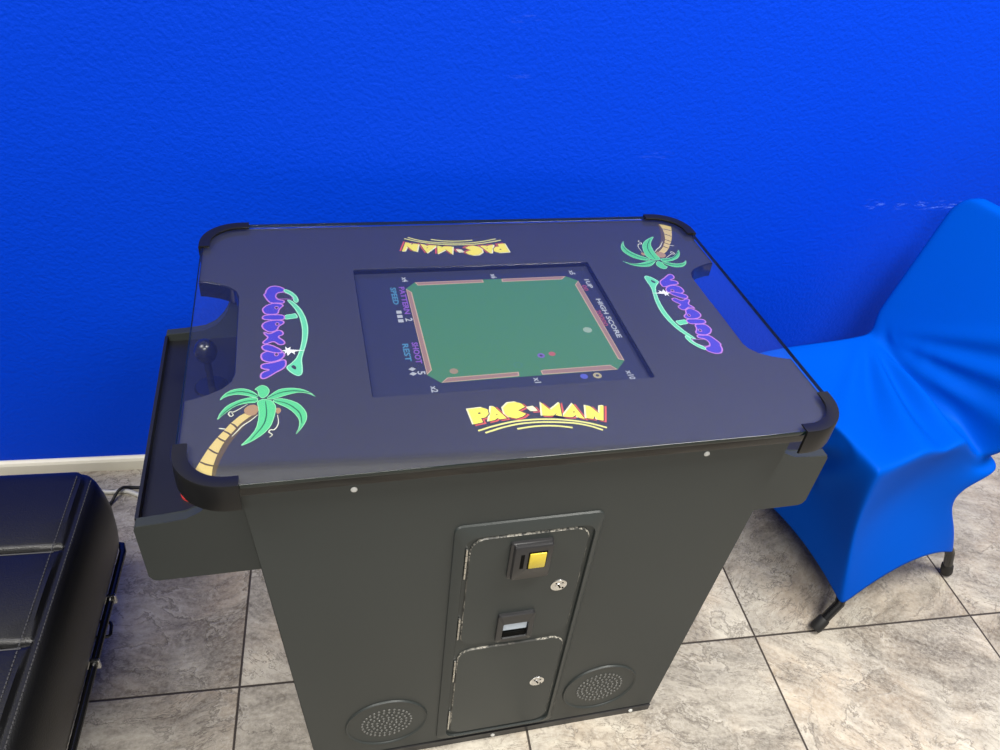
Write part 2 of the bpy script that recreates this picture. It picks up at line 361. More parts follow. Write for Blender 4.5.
STAR = {'star':[(.1207,.2527),(.1265,.2541),(.1259,.2619),(.1292,.2564),(.1330,.2605),(.1325,.2541),(.1423,.2522),(.1535,.2501),(.1422,.2499),(.1380,.2484),(.1386,.2423),(.1339,.2476),(.1289,.2401),(.1279,.2482),(.1249,.2453),(.1257,.2503)]}
# ------------------------------------------------------------------ camera (solved from the photograph)
cam = bpy.data.cameras.new('camera'); co = bpy.data.objects.new('camera', cam); COL.objects.link(co)
R3 = Matrix(((0.9822758, 0.0285389, -0.1852560), (-0.1617188, 0.6287339, -0.7606186), (0.0947695, 0.7770966, 0.6222054)))
co.matrix_world = Matrix.Translation((0.20012, -0.63258, 1.40862)) @ R3.to_4x4()
cam.sensor_width = 36; cam.lens = 783.97 * 36 / 1000; cam.clip_start = .02
S.camera = co

# ------------------------------------------------------------------ palette
BLUE_A, BLUE_B = (0, .036, .51), (0, .042, .55)
TX, TY, TS, WY = -0.0228, 0.1928, 0.5215, 0.7887
M_floor = floor_mat(TX, TY, TS); M_wall = wall_mat()
M_white = mat('white_wall_paint', lin((222, 222, 220)), .5)
M_cream = mat('cream_trim_paint', lin((255, 250, 232)), .45, var=.06, vscale=30)
M_lam = mat('black_laminate', lin((59, 64, 63)), .42, spec=.35, bump=.05, bscale=900, var=.05, vscale=5)
def wear_mat():
    m, nt, n, l = nodes('chipped_black_edge'); g = G(nt)
    b = g.new('ShaderNodeBsdfPrincipled'); o = g.new('ShaderNodeOutputMaterial'); l.new(b.outputs[0], o.inputs[0])
    tc = g.new('ShaderNodeTexCoord').outputs['Object']
    f = g.math('MULTIPLY', g.rng(g.noise(tc, 28, 4, .6), .42, .60), g.rng(g.noise(tc, 260, 3, .6), .42, .56))
    g.put(b.inputs['Base Color'], g.mix(f, lin((52, 53, 51)), lin((176, 172, 160)))); b.inputs['Roughness'].default_value = .4
    return m
M_wear = wear_mat()
M_blk = mat('black_plastic', lin((46, 46, 48)), .35, spec=.5)
M_clip = mat('black_corner_plastic', lin((24, 24, 25)), .38, spec=.35, bump=.05, bscale=1200)
M_deck = mat('black_control_vinyl', lin((24, 25, 31)), .45)
M_gloss = mat('glossy_black_ball', lin((20, 20, 22)), .26)
M_edge = mat('black_edge_moulding', lin((10, 11, 12)), .12, spec=.5)
M_vinyl = mat('printed_black_vinyl', lin((56, 55, 62)), .5)
M_dark = mat('dark_recess', lin((4, 4, 4)), .7, spec=.1)
M_metal = mat('bright_metal', (.75, .75, .74), .25, 1.0)
M_worn = mat('worn_steel', (.55, .54, .51), .35, 1.0, var=.5, vscale=220)
M_screw = mat('white_screw_cap', lin((235, 235, 230)), .35)
M_yellow = mat('yellow_reject_button', lin((240, 214, 70)), .25, var=.12, vscale=120)
M_window = mat('pale_coin_window', lin((208, 222, 238)), .15, var=.12, vscale=150)
M_red = mat('red_button_plastic', lin((222, 60, 62)), .25)
M_glass = glass_mat('clear_table_glass')
M_gedge = mat('dark_green_glass_edge', lin((14, 32, 32)), .06, spec=.6)
M_cover = mat('royal_blue_stretch_fabric', (0, .104, .70), .45, spec=.02, bump=.04, bscale=1500, var=.04, vscale=3)
M_tube = mat('black_tube', lin((24, 24, 25)), .22, spec=.6)
M_rub = mat('black_rubber', lin((22, 22, 22)), .6)
M_leather = mat('black_leather', lin((13, 13, 15)), .36, spec=.55, bump=.25, bscale=420, var=.1, vscale=9)
M_thread = mat('charcoal_thread', lin((70, 70, 72)), .6)
M_wcord = mat('white_cord', lin((240, 238, 228)), .4)
def flatc(n, c, r=.55): return mat(n, lin(c), r, var=.06, vscale=40)

# ------------------------------------------------------------------ the room
bm = bmesh.new(); box(bm, -3.2, 4.2, -3.4, WY + .1, -.08, 0)
struct(obj('floor', bm, M_floor))
bm = bmesh.new(); box(bm, -3.2, 4.2, WY, WY + .1, 0, 1.497); box(bm, -3.2, 4.2, WY, WY + .1, 1.497, 2.75, mi=1)
struct(obj('wall_back', bm, [M_wall, M_white]))
bm = bmesh.new(); prism(bm, [(WY, 0), (WY - .012, 0), (WY - .012, .027), (WY - .009, .033), (WY - .004, .036), (WY, .036)], 'x', -3.2, 4.2)
struct(obj('baseboard_back', bm, M_cream))
bm = bmesh.new(); prism(bm, [(WY, 1.49), (WY - .010, 1.492), (WY - .014, 1.50), (WY - .010, 1.508), (WY, 1.51)], 'x', -3.2, 4.2)
struct(obj('trim_1', bm, M_white))

# ------------------------------------------------------------------ the game table
T = empty('arcade_table', (0, 0, 0), TH)
tag(T, 'black glass-topped cocktail arcade cabinet with printed game artwork, standing before the blue wall', 'arcade table')
W, Dp = .8645, .603
CX, CY = W / 2, Dp / 2

# body: tapers towards the floor
def bl(z): return .1251 - .0551 / .7 * z
def br(z): return .7406 + .0536 / .7 * z
bm = bmesh.new(); zt = .7055
q = [(bl(.0), .018), (br(.0), .018), (br(zt), .018), (bl(zt), .018)]
A = [bm.verts.new((bl(z) if i == 0 else br(z), y, z)) for z in (.004, zt) for y in (.024, Dp - .024) for i in (0, 1)]
for f in ((0, 1, 5, 4), (2, 3, 7, 6), (0, 2, 6, 4), (1, 3, 7, 5), (0, 1, 3, 2), (4, 5, 7, 6)): bm.faces.new([A[i] for i in f])
obj('cabinet_body', bm, M_lam, T)
for s in (0, 1):     # the two long faces are sheets laid over the body, their edges showing as thin bright lines
    y0, y1 = (.020, .026) if s == 0 else (Dp - .026, Dp - .020)
    bm = bmesh.new()
    A = [bm.verts.new(((bl(z) - .0012) if i == 0 else (br(z) + .0012), y, z)) for z in (.020, zt) for y in (y0, y1) for i in (0, 1)]
    for f in ((0, 1, 5, 4), (2, 3, 7, 6), (0, 2, 6, 4), (1, 3, 7, 5), (0, 1, 3, 2), (4, 5, 7, 6)): bm.faces.new([A[i] for i in f])
    bmesh.ops.bevel(bm, geom=list(bm.edges), offset=.0012, segments=2, affect='EDGES')
    obj('front_panel' if s == 0 else 'rear_panel', bm, M_lam, T)
bm = bmesh.new(); prism(bm, [(bl(0) - .001, 0), (br(0) + .001, 0), (br(.017) + .001, .017), (bl(.017) - .001, .017)], 'y', .0185, .03)
obj('kick_strip', bm, M_blk, T)

def screw_at(x, z, y, r=.0042):
    bm = bmesh.new(); Mx = Matrix.Translation((x, y, z)) @ Matrix.Rotation(pi / 2, 4, 'X')
    lathe(bm, [(0, .0026), (r * .6, .0024), (r, .001), (r, 0), (0, 0)], 12, Mx); box(bm, -r * .7, r * .7, -r * .14, r * .14, .0024, .0028, M=Mx)
    return obj('screw', bm, M_screw, T, 40)
for x, z, y in ((.1999, .6925, .020), (.6695, .6945, .020), (.4348, .0085, .0186), (.7040, .0085, .0186), (.165, .0085, .0186)): screw_at(x, z, y)

# ---- coin door: a raised frame with two lockable doors
FY = .020
bm = bmesh.new()
def ring_loft(bm, loops):
    Vs = [[bm.verts.new(p) for p in lp] for lp in loops]
    for a, b in zip(Vs, Vs[1:]):
        n = len(a)
        for i in range(n): bm.faces.new((a[i], a[(i + 1) % n], b[(i + 1) % n], b[i]))
    return Vs
def loop(x0, x1, z0, z1, r, y): return [(p[0], y, p[1]) for p in rrect(x0, x1, z0, z1, r, 6)]
ring_loft(bm, [loop(.3290, .5430, .030, .6025, .012, FY + .001), loop(.3300, .5420, .031, .601, .012, FY - .0030), loop(.3425, .5315, .043, .5860, .020, FY - .0095),
               loop(.3440, .5303, .0445, .5845, .020, FY - .0095), loop(.3448, .5296, .0452, .5838, .020, FY + .0005)])
obj('coin_door_frame', bm, M_lam, T, 45)

def door(name, x0, x1, z0, z1):
    bm = bmesh.new()
    Vs = ring_loft(bm, [loop(x0, x1, z0, z1, .024, FY + .001), loop(x0, x1, z0, z1, .024, FY - .0062), loop(x0 + .0015, x1 - .0015, z0 + .0015, z1 - .0015, .0225, FY - .0078)])
    bm.faces.new(Vs[-1]); bm.faces.new(Vs[0])
    bm.normal_update()
    for f in bm.faces:
        if len(f.verts) == 4: f.material_index = 1
    return obj(name, bm, [M_lam, M_wear], T, 40)
bm = bmesh.new(); box(bm, .3485, .5305, .044, .572, FY - .0008, FY + .004) if False else box(bm, .3455, .5295, FY - .0050, FY + .004, .046, .582)
obj('door_backing', bm, M_lam, T)
up = door('coin_door', .3515, .5242, .3255, .5785)
lo = door('cash_door', .3505, .5255, .0520, .3120)
DY = FY - .0078
def lock(x, z, par):
    bm = bmesh.new(); Mx = Matrix.Translation((x, DY + .0005, z)) @ Matrix.Rotation(pi / 2, 4, 'X')
    lathe(bm, [(0, .0027), (.0058, .0027), (.0062, .0022), (.0105, .0022), (.0126, .0012), (.0128, 0), (0, 0)], 24, Mx)
    o = obj('lock', bm, M_metal, par, 40); o['label'] = 'round chrome lock'
    bm = bmesh.new(); box(bm, -.0012, .0012, -.0048, .0048, .0026, .0031, M=Mx @ Matrix.Rotation(.5, 4, 'Z'))
    for a in (-.7, .9, 2.2): box(bm, .0074, .0094, -.0014, .0014, .0021, .0026, M=Mx @ Matrix.Rotation(a, 4, 'Z'))
    me = bpy.data.meshes.new('k'); bm.to_mesh(me); bm.free()
    b2 = bmesh.new(); b2.from_mesh(o.data); k = len(b2.faces); b2.from_mesh(me); b2.faces.ensure_lookup_table()
    for f in b2.faces[k:]: f.material_index = 1
    b2.to_mesh(o.data); b2.free(); o.data.materials.append(M_dark); bpy.data.meshes.remove(me)
lock(.4937, .4515, up); lock(.4942, .1850, lo)
# coin mechanism with its slot and yellow reject button
bm = bmesh.new()
Vs = ring_loft(bm, [loop(.4085, .4700, .4885, .5660, .004, DY + .001), loop(.4085, .4700, .4885, .5660, .004, DY - .004), loop(.4095, .4690, .4895, .5650, .004, DY - .005),
                    loop(.4125, .4685, .4925, .5650, .003, DY - .0055), loop(.4130, .4680, .4930, .5640, .003, DY - .0105), loop(.4140, .4670, .4945, .5625, .003, DY - .0117)])
bm.faces.new(Vs[-1]); bm.faces.new(Vs[0])
obj('coin_mechanism', bm, M_blk, up, 40)
bm = bmesh.new(); box(bm, .4222, .4280, DY - .0122, DY - .0100, .5185, .5490, .0008); obj('coin_slot', bm, M_dark, up)
bm = bmesh.new(); box(bm, .4330, .4605, DY - .0125, DY - .0100, .5165, .5530, .0010, mi=1); box(bm, .4348, .4588, DY - .0142, DY - .0100, .5190, .5505, .0012)
o = obj('reject_button', bm, [M_yellow, M_dark], up, 40); o['label'] = 'square yellow coin button'
# coin return with a pale window
bm = bmesh.new()
Vs = ring_loft(bm, [loop(.4065, .4640, .3300, .3980, .004, DY + .001), loop(.4065, .4640, .3300, .3980, .004, DY - .0050), loop(.4075, .4630, .3310, .3970, .004, DY - .0060),
                    loop(.4155, .4560, .3385, .3765, .003, DY - .0060), loop(.4165, .4550, .3395, .3755, .003, DY - .0008)])
bm.faces.new(Vs[0])
obj('coin_return', bm, M_blk, up, 40)
bm = bmesh.new(); box(bm, .4170, .4545, DY - .0028, DY - .0006, .3560, .3750, .0006); o = obj('return_window', bm, M_window, up); o['label'] = 'pale blue return window'
bm = bmesh.new(); box(bm, .4170, .4545, DY - .0040, DY - .0006, .3400, .3515, .0012); obj('return_flap', bm, M_dark, up, 40)
def hinge(par, z0, z1):
    bm = bmesh.new(); n = 5; L = (z1 - z0) / n
    for k in range(n): tube(bm, [(.3478, DY + .0006, z0 + k * L + .0006), (.3478, DY + .0006, z0 + (k + 1) * L - .0006)], .0019 if k % 2 else .0016, 8)
    o = obj('hinge', bm, M_worn, par, 40); o['label'] = 'scraped bare steel hinge'
hinge(up, .495, .560); hinge(up, .345, .400); hinge(lo, .225, .285); hinge(lo, .070, .130)

# ---- speakers: pressed rim over a disc of small holes
def speaker(x, z):
    Mx = Matrix.Translation((x, FY, z)) @ Matrix.Rotation(pi / 2, 4, 'X')
    bm = bmesh.new()
    lathe(bm, [(.0690, -.0006), (.0688, .0012), (.0676, .0030), (.0664, .0026), (.0652, .0006), (.0630, .0004), (.046, .0005), (0, .0006), (0, -.0006)], 48, Mx)
    o = obj('speaker_grille', bm, M_lam, T, 50)
    bm = bmesh.new(); bd = bmesh.new()
    pts = []
    for ring, cnt in ((0, 1), (1, 6), (2, 12), (3, 18), (4, 24), (5, 30)):
        for k in range(cnt):
            a = 2 * pi * k / max(cnt, 1) + ring * .17; pts.append((ring * .0082 * cos(a), ring * .0082 * sin(a)))
    for px, py in pts:
        lathe(bm, [(.0024, .0002), (.0021, .0017), (.0014, .0018), (.0011, .0007), (.0003, .0006)], 7, Mx @ Matrix.Translation((px, py, 0)))
    for f in bm.faces:
        c = f.calc_center_median()
        f.material_index = 1 if len(f.verts) == 7 and c.y > FY - .0009 and c.y < FY - .0003 else 0
    obj('perforation', bm, [mat('glint_rim', lin((112, 112, 108)), .3), M_dark], o, 60)['kind'] = 'stuff'  # hole rims coloured paler than the grille to stand for glints
speaker(.6222, .1150); speaker(.2423, .1150)

# ---- control boxes at both short ends (lowered decks under the notches of the top)
def control(sgn):
    def X(x): return x if sgn > 0 else W - x
    Y0, Y1, tk = .085, .518, .016
    bm = bmesh.new()   # outer wall, bottom, deck: one folded shell between the side panels
    sh = [(-.0755, .590), (-.0735, .488), (-.064, .4800), (.080, .479), (.080, .484), (-.060, .4850), (-.0690, .4920), (-.0700, .5740), (.066, .5760), (.066, .5810), (-.0700, .5790), (-.0710, .590)]
    prism(bm, [(X(x), z) for x, z in sh], 'y', Y0 + tk, Y1 - tk)
    root = obj('control_box', bm, M_deck, T, 35)
    prof = [(.0835, .4775), (-.062, .4785), (-.069, .4815), (-.0735, .489), (-.0755, .585), (-.0725, .5925), (-.0373, .5945), (-.0109, .5970), (.0081, .6070), (.0223, .6225), (.0300, .6350), (.0360, .652), (.0385, .675), (.0390, .7050), (bl(.705) + .006, .7050)]
    for ya, yb in ((Y0, Y0 + tk), (Y1 - tk, Y1)):
        bm = bmesh.new(); prism(bm, [(X(x), z) for x, z in prof], 'y', ya, yb)
        big = [f for f in bm.faces if abs(f.normal.y) > .9 or len(f.verts) > 4]
        bmesh.ops.bevel(bm, geom=list({e for f in big for e in f.edges}), offset=.0009, segments=2, affect='EDGES')
        obj('side_panel', bm, M_lam, root, 35)
    # joystick near the far end, three buttons towards the near end (mirrored for the opposite player)
    def PY(y): return y if sgn > 0 else Dp - y
    bm = bmesh.new(); jx, jy, dz = X(.004), PY(.372), .580
    tube(bm, [(jx, jy, dz), (jx, jy, dz + .055)], .0055, 12); lathe(bm, [(0, dz + .004), (.024, dz + .003), (.026, dz), (0, dz)], 28, Matrix.Translation((jx, jy, 0)))
    lathe(bm, [(.0005, dz + .091), (.008, dz + .089), (.0135, dz + .083), (.0170, dz + .074), (.0170, dz + .068), (.0135, dz + .058), (.008, dz + .053), (.0005, dz + .051)], 28, Matrix.Translation((jx, jy, 0)))
    obj('joystick', bm, M_gloss, root, 50)
    for bx, by in ((-.0075, .147), (-.018, .190), (.016, .205)):
        bm = bmesh.new(); Mx = Matrix.Translation((X(bx), PY(by), .5795))
        lathe(bm, [(0, .0), (.0165, .0), (.0165, .004), (.015, .0055), (.0122, .0055), (.0120, .0095), (.010, .0108), (0, .0112)], 28, Mx)
        obj('push_button', bm, M_red, root, 40)
control(1); control(-1)

# ---- table top: black slab, moulded edge, notches at both ends, window for the screen
def halfL():
    lft = [(.0, .1605), (.010, .1620), (.030, .1695), (.047, .1800), (.057, .1925), (.0615, .2080)]
    return lft
cor = .060
out = []
def arc(cx, cy, r, a0, a1, n=9): return [(cx + r * cos(a0 + (a1 - a0) * k / n), cy + r * sin(a0 + (a1 - a0) * k / n)) for k in range(n + 1)]
e, ey = .002, .0165                          # slab sits inside the glass edge, the printed sheet reaches it
nl = [(x + e if x < .005 else x, y) for x, y in halfL()]
def outline(ey):
    o = arc(cor + e, cor + ey, cor, pi, 1.5 * pi) + arc(W - e - cor, cor + ey, cor, 1.5 * pi, 2 * pi)
    o += [(W - x, y) for x, y in nl] + [(W - x, Dp - y) for x, y in nl[::-1]]
    o += arc(W - e - cor, Dp - ey - cor, cor, 0, .5 * pi) + arc(cor + e, Dp - ey - cor, cor, .5 * pi, pi)
    return o + [(x, Dp - y) for x, y in nl] + [(x, y) for x, y in nl[::-1]]
hole = rrect(.2340, .6340, .1405, .4605, .004, 3)
slab = link('table_top', curve_mesh([outline(ey), hole], .7045, .7314, .0016, 2), M_edge, T)
me = slab.data
sheet = link('artwork_sheet', curve_mesh([outline(e), hole], .7314, .7326, .0003, 1), M_vinyl, T, 50)
sheet['label'] = 'printed black artwork sheet under the glass'
me.polygons.foreach_set('use_smooth', [True] * len(me.polygons)); me.set_sharp_from_angle(angle=radians(50))
# glass sheet over everything
go = arc(cor, cor, cor, pi, 1.5 * pi) + arc(W - cor, cor, cor, 1.5 * pi, 2 * pi) + arc(W - cor, Dp - cor, cor, 0, .5 * pi) + arc(cor, Dp - cor, cor, .5 * pi, pi)
gl = link('glass_sheet', curve_mesh([go],   .7337, H, .0006, 1), M_glass, T)
gl.data.materials.append(M_gedge)
for p in gl.data.polygons:
    if abs(p.normal.z) < .95: p.material_index = 1
gl['label'] = 'clear glass with dark green edge'
# corner brackets
def bracket(cx, cy, a0):
    prof = [(.0006, .7010), (.0040, .7022), (.0046, .7050), (.0046, .7405), (.0036, .7425), (-.0115, .7425), (-.0128, .7418), (-.0128, .7403), (.0006, .7403)]
    path = []; r = cor
    d0 = Vector((cos(a0), sin(a0))); d1 = Vector((cos(a0 + pi / 2), sin(a0 + pi / 2)))
    c = Vector((cx, cy))
    path.append((c + d0 * r - d1 * .0120, d0))
    for k in range(13):
        a = a0 + pi / 2 * k / 12; d = Vector((cos(a), sin(a))); path.append((c + d * r, d))
    path.append((c + d1 * r - d0 * .0120, d1))
    bm = bmesh.new(); rows = []
    for p, d in path: rows.append([bm.verts.new((p.x + d.x * o, p.y + d.y * o, z)) for o, z in prof])
    for a, b in zip(rows, rows[1:]):
        for i in range(len(prof)):
            bm.faces.new((a[i], a[(i + 1) % len(prof)], b[(i + 1) % len(prof)], b[i]))
    bm.faces.new(rows[0]); bm.faces.new(rows[-1])
    obj('corner_bracket', bm, M_clip, T, 40)
bracket(cor, cor, pi); bracket(W - cor, cor, 1.5 * pi); bracket(W - cor, Dp - cor, 0); bracket(cor, Dp - cor, .5 * pi)

# ---- printed artwork on the slab: everything appears twice, turned half round for the opposite player
def turned(o, dx=0.0, dy=0.0):
    c = o.copy(); COL.objects.link(c); c.location = (2 * CX + dx, 2 * CY - .0008 + dy, 0); c.rotation_euler = (0, 0, pi); return c
ZA = .7327
C = {k: flatc('print_' + k, v) for k, v in dict(leaf=(92, 205, 136), leaf_dark=(38, 110, 66), leaf_pale=(150, 226, 170), trunk=(222, 196, 122), trunk_dark=(96, 78, 44), coco=(178, 140, 98), vine=(228, 226, 204),
     yellow=(250, 232, 86), red=(218, 92, 78), cream=(246, 240, 196), purple=(74, 62, 196), pink=(196, 128, 214), green=(104, 212, 164), mint=(168, 240, 200), white=(250, 250, 250), ink=(30, 28, 34)).items()}
# palm tree
bm = bmesh.new()
mi = dict(trunk=0, trunk_dark=1, coco=2, vine=3, leaf=4, leaf_pale=5, leaf_dark=6)
L = [C[k] for k in mi]
flat(bm, PALM['trunk'], ZA, 0)
tr = PALM['trunk']; stroke(bm, smooth_poly(tr[8:16], 1, False), .0075, ZA + .0001, 1)
for k in ('ring1', 'ring2', 'ring3', 'ring4', 'ring5'): stroke(bm, smooth_poly(PALM[k], 2, False), .0026, ZA + .0002, 1)
for k in ('coco1', 'coco2'): flat(bm, smooth_poly(PALM[k], 2), ZA + .0003, 2)
for k in ('v1', 'v2', 'v3', 'v4'): stroke(bm, smooth_poly(PALM[k], 2, False), .0017, ZA + .0004, 3)
for i, k in enumerate(('f3', 'f1', 'f4', 'f2', 'f5', 'f6')):
    p = smooth_poly(PALM[k], 1)
    flat(bm, p, ZA + .0004 + i * .00007, 5); flat(bm, inset(p, .0011), ZA + .00042 + i * .00007, 4)
for k in ('m1', 'm2', 'm4', 'm5', 'm6'): stroke(bm, smooth_poly(PALM[k], 2, False), .0018, ZA + .00084, 6)
bmesh.ops.recalc_face_normals(bm, faces=bm.faces)
o = obj('palm_tree_print', bm, L, sheet); o['label'] = 'green palm tree with yellow trunk'; turned(o, -.005, .004)
# arched yellow title: seven chunky letters with pale and red edges
bm = bmesh.new()
def shift(p, dx, dy): return [(x + dx, y + dy) for x, y in p]
for k, p in TITLE.items():
    if k.endswith('h'): continue
    if k == 'C': p = smooth_poly(p[2:6], 1, False)[:-1] and p
    flat(bm, shift(inset(p, -.0012), .0026, -.0018), ZA + .0001, 1)
    flat(bm, shift(inset(p, -.0008), -.0014, .0010), ZA + .0002, 2)
    flat(bm, shift(inset(p, -.0007), .0006, -.0004), ZA + .0003, 3)
    flat(bm, p, ZA + .0004, 0 if k != '-' else 2)
for k, p in TITLE.items():
    if k.endswith('h'): flat(bm, p, ZA + .0005, 3)
o = obj('title_lettering', bm, [C['yellow'], C['red'], C['cream'], C['ink']], sheet); o['label'] = 'chunky yellow lettering'; turned(o, -.007, 0)
bm = bmesh.new()
for p in ARCS.values(): stroke(bm, smooth_poly(p, 2, False), .0030, ZA + .0001, 0, False)
o = obj('arched_underline', bm, [flatc('print_pale_yellow', (228, 222, 130))], sheet); turned(o, -.007, 0)
# purple brush lettering with a green swoosh and a star
bm = bmesh.new()
order = ['n', 'c', 'i', 'x', 'b', 'l', 'a', 'G']
for i, k in enumerate(order):
    p = smooth_poly(NEON[k], 2)
    flat(bm, inset(p, -.0014), ZA + .0003 + i * .00005, 1); flat(bm, inset(p, .0008), ZA + .00033 + i * .00005, 0)
for i, k in enumerate(('g2', 'g3', 'g1')):
    p = smooth_poly(NEON_GREEN[k], 2)
    flat(bm, inset(p, -.0004), ZA + .0001 + i * .0004, 3); flat(bm, inset(p, .0012), ZA + .00014 + i * .0004, 2)
flat(bm, smooth_poly(NEON_HOLE['h'], 1), ZA + .0002, 5); 
gh = smooth_poly(NEON_HOLE['G'], 2); flat(bm, inset(gh, -.0012), ZA + .0008, 1); flat(bm, gh, ZA + .00082, 5)
# small counters of the a letters
for k, f in (('a', .55), ('b', .55), ('c', .5)):
    p = NEON[k]; cx = sum(q[0] for q in p) / len(p) + .006; cy = sum(q[1] for q in p) / len(p) + .002
    flat(bm, [(cx + .0032 * cos(t), cy + .0042 * sin(t)) for t in [2 * pi * i / 10 for i in range(10)]], ZA + .0008, 1)
    flat(bm, [(cx + .0020 * cos(t), cy + .0028 * sin(t)) for t in [2 * pi * i / 10 for i in range(10)]], ZA + .00084, 5)
flat(bm, STAR['star'], ZA + .00086, 4)
o = obj('brush_lettering', bm, [C['purple'], C['pink'], C['green'], C['mint'], C['white'], flatc('print_ground', (56, 55, 62), .5)], sheet); o['label'] = 'purple brush lettering with green swoosh'; turned(o)

# ---- screen: glowing panel sunk under the window, showing a pool game
ZS = .7232
SE = 1.0
bm = bmesh.new(); box(bm, .224, .644, .1305, .4705, .7020, ZS)
scr = obj('screen', bm, emit('screen_navy', lin((24, 30, 66)), .30 * SE), T)
scr['label'] = 'flat screen showing a green pool table'
E_ = {k: emit('screen_' + k, lin(v), .50 * SE, .03) for k, v in dict(felt=(54, 140, 66), rail=(178, 132, 112), rail_edge=(222, 186, 150), white=(205, 208, 214), cyan=(66, 150, 190), violet=(150, 84, 204), redtxt=(170, 60, 84), ball_white=(170, 196, 164), ball_violet=(132, 92, 196), ball_red=(206, 92, 84), ball_blue=(84, 92, 214), ball_yellow=(206, 190, 132), ball_tan=(176, 150, 104), teal=(40, 130, 120), ink=(30, 34, 50)).items()}
def spart(name, me, m, lab=None):
    o = link(name, me, m, scr)
    if lab: o['label'] = lab
    return o
def fmesh(polys, z):
    bm = bmesh.new()
    for p in polys: flat(bm, p, z)
    me = bpy.data.meshes.new('p'); bm.to_mesh(me); bm.free(); return me
g_ = [(.3300, .4285), (.3135, .4105), (.3140, .1915), (.3310, .1722), (.5905, .1748), (.6080, .1942), (.6042, .4142), (.5865, .4296)]
spart('pool_felt', fmesh([g_], ZS + .0002), E_['felt'], 'green felt with cut corners')
rails = {'left': [(.3135, .4105), (.3215, .4005), (.3226, .2011), (.3140, .1915)], 'tl': [(.3300, .4285), (.4425, .4289), (.4430, .4200), (.3339, .4190)],
         'tr': [(.4745, .4289), (.5865, .4296), (.5775, .4200), (.4735, .4196)], 'right': [(.6042, .4142), (.6080, .1942), (.5995, .1985), (.5950, .4020)],
         'br': [(.4760, .1838), (.4806, .1853), (.5826, .1864), (.5905, .1748), (.4764, .1746)], 'bl': [(.3310, .1722), (.3409, .1825), (.4440, .1846), (.4425, .1750)]}
for k, p in rails.items():
    bm = bmesh.new(); flat(bm, p, ZS + .0003, 0)
    cx = sum(q[0] for q in p) / len(p); cy = sum(q[1] for q in p) / len(p)
    flat(bm, inset(p, .0018), ZS + .0004, 1)
    me = bpy.data.meshes.new('rail'); bm.to_mesh(me); bm.free()
    link('cushion_rail', me, [E_['rail_edge'], E_['rail']], scr)
R90 = -pi / 2
def stext(s, size, x, y, m, sx=1.0, name='score_lettering'):
    link(name, text_mesh(s, size, x, y, ZS + .0003, R90, sx, .00035), E_[m], scr)
stext('PATTERN', .0120, .3030, .4175, 'violet', 1.52); stext('2', .0150, .3020, .3300, 'white', 1.2)
stext('SPEED', .0120, .2890, .4160, 'cyan', 1.50)
stext('SHOOT', .0120, .3030, .2680, 'violet', 1.22); stext('5', .0150, .3020, .2010, 'white', 1.2)
stext('REST', .0120, .2890, .2665, 'cyan', 1.62)
stext('1UP', .0110, .6160, .4200, 'white', 1.55); stext('00', .0110, .6060, .4000, 'redtxt', 1.6)
stext('HIGH SCORE', .0112, .6170, .3585, 'white', 1.66); stext('20000', .0110, .6060, .3260, 'redtxt', 1.6)
for s, x, y in (('x4', .3110, .4445), ('x6', .4590, .4445), ('x5', .5970, .4465), ('x10', .6010, .1700), ('x1', .4615, .1685), ('x2', .3150, .1660)): stext(s, .0125, x, y, 'white', 1.05, 'pocket_lettering')
for k in range(3):
    spart('speed_mark', fmesh([[(.2905, .3505 - k * .0115), (.2985, .3505 - k * .0115), (.2985, .3425 - k * .0115), (.2905, .3425 - k * .0115)]], ZS + .0003), E_['white'])
for k in range(2):
    spart('rest_mark', fmesh([[(.2955 - .0055, .2062 - k * .0105), (.2955, .2020 - k * .0105), (.2955 + .0055, .2062 - k * .0105), (.2955, .2104 - k * .0105)]], ZS + .0003), E_['white'])
def disc(x, y, r, sx=1.0, n=16): return [(x + r * sx * cos(2 * pi * k / n), y + r * sin(2 * pi * k / n)) for k in range(n)]
for x, y, r, m in ((.576, .2743, .0072, 'ball_white'), (.4862, .2181, .0056, 'ball_violet'), (.5036, .2206, .0052, 'ball_red'), (.5355, .1644, .0056, 'ball_blue'), (.5556, .1643, .0064, 'ball_yellow'), (.3526, .1955, .0062, 'ball_tan')):
    bm = bmesh.new(); flat(bm, disc(x, y, r), ZS + .0004, 0); flat(bm, disc(x, y, r * .42), ZS + .0005, 1 if m in ('ball_violet', 'ball_yellow') else 0)
    me = bpy.data.meshes.new('b'); bm.to_mesh(me); bm.free(); link('pool_ball', me, [E_[m], E_['ink']], scr)
bm = bmesh.new(); P0 = disc(.4469, .1999, .0058); stroke(bm, P0 + [P0[0]], .0012, ZS + .0004, 0, False); obj('aim_ring', bm, E_['teal'], scr)

# ------------------------------------------------------------------ folding chair in a stretch cover
CH = empty('folding_chair', (1.156, .199, 0), radians(16))
tag(CH, 'folding chair wearing a royal blue stretch cover, to the right of the arcade table', 'chair')
def sst(a, b, x):
    t = max(0, min(1, (x - a) / (b - a))); return t * t * (3 - 2 * t)
NV, NU, NB, NL = 48, 40, 40, 22
ZT = .786
def interp(pts, t):
    """smooth curve through (t, value) knots"""
    for (a, va), (b, vb) in zip(pts, pts[1:]):
        if t <= b + 1e-9:
            i = pts.index((a, va)); k = (t - a) / (b - a)
            p0 = pts[max(i - 1, 0)]; p3 = pts[min(i + 2, len(pts) - 1)]
            m1 = (vb - p0[1]) / max(b - p0[0], 1e-6) * (b - a); m2 = (p3[1] - va) / max(p3[0] - a, 1e-6) * (b - a)
            return (2 * k**3 - 3 * k**2 + 1) * va + (k**3 - 2 * k**2 + k) * m1 + (-2 * k**3 + 3 * k**2) * vb + (k**3 - k**2) * m2
    return pts[-1][1]
uF = lambda t: interp([(0, .040), (.15, .028), (.5, .012), (.85, -.004), (1, -.006)], t)
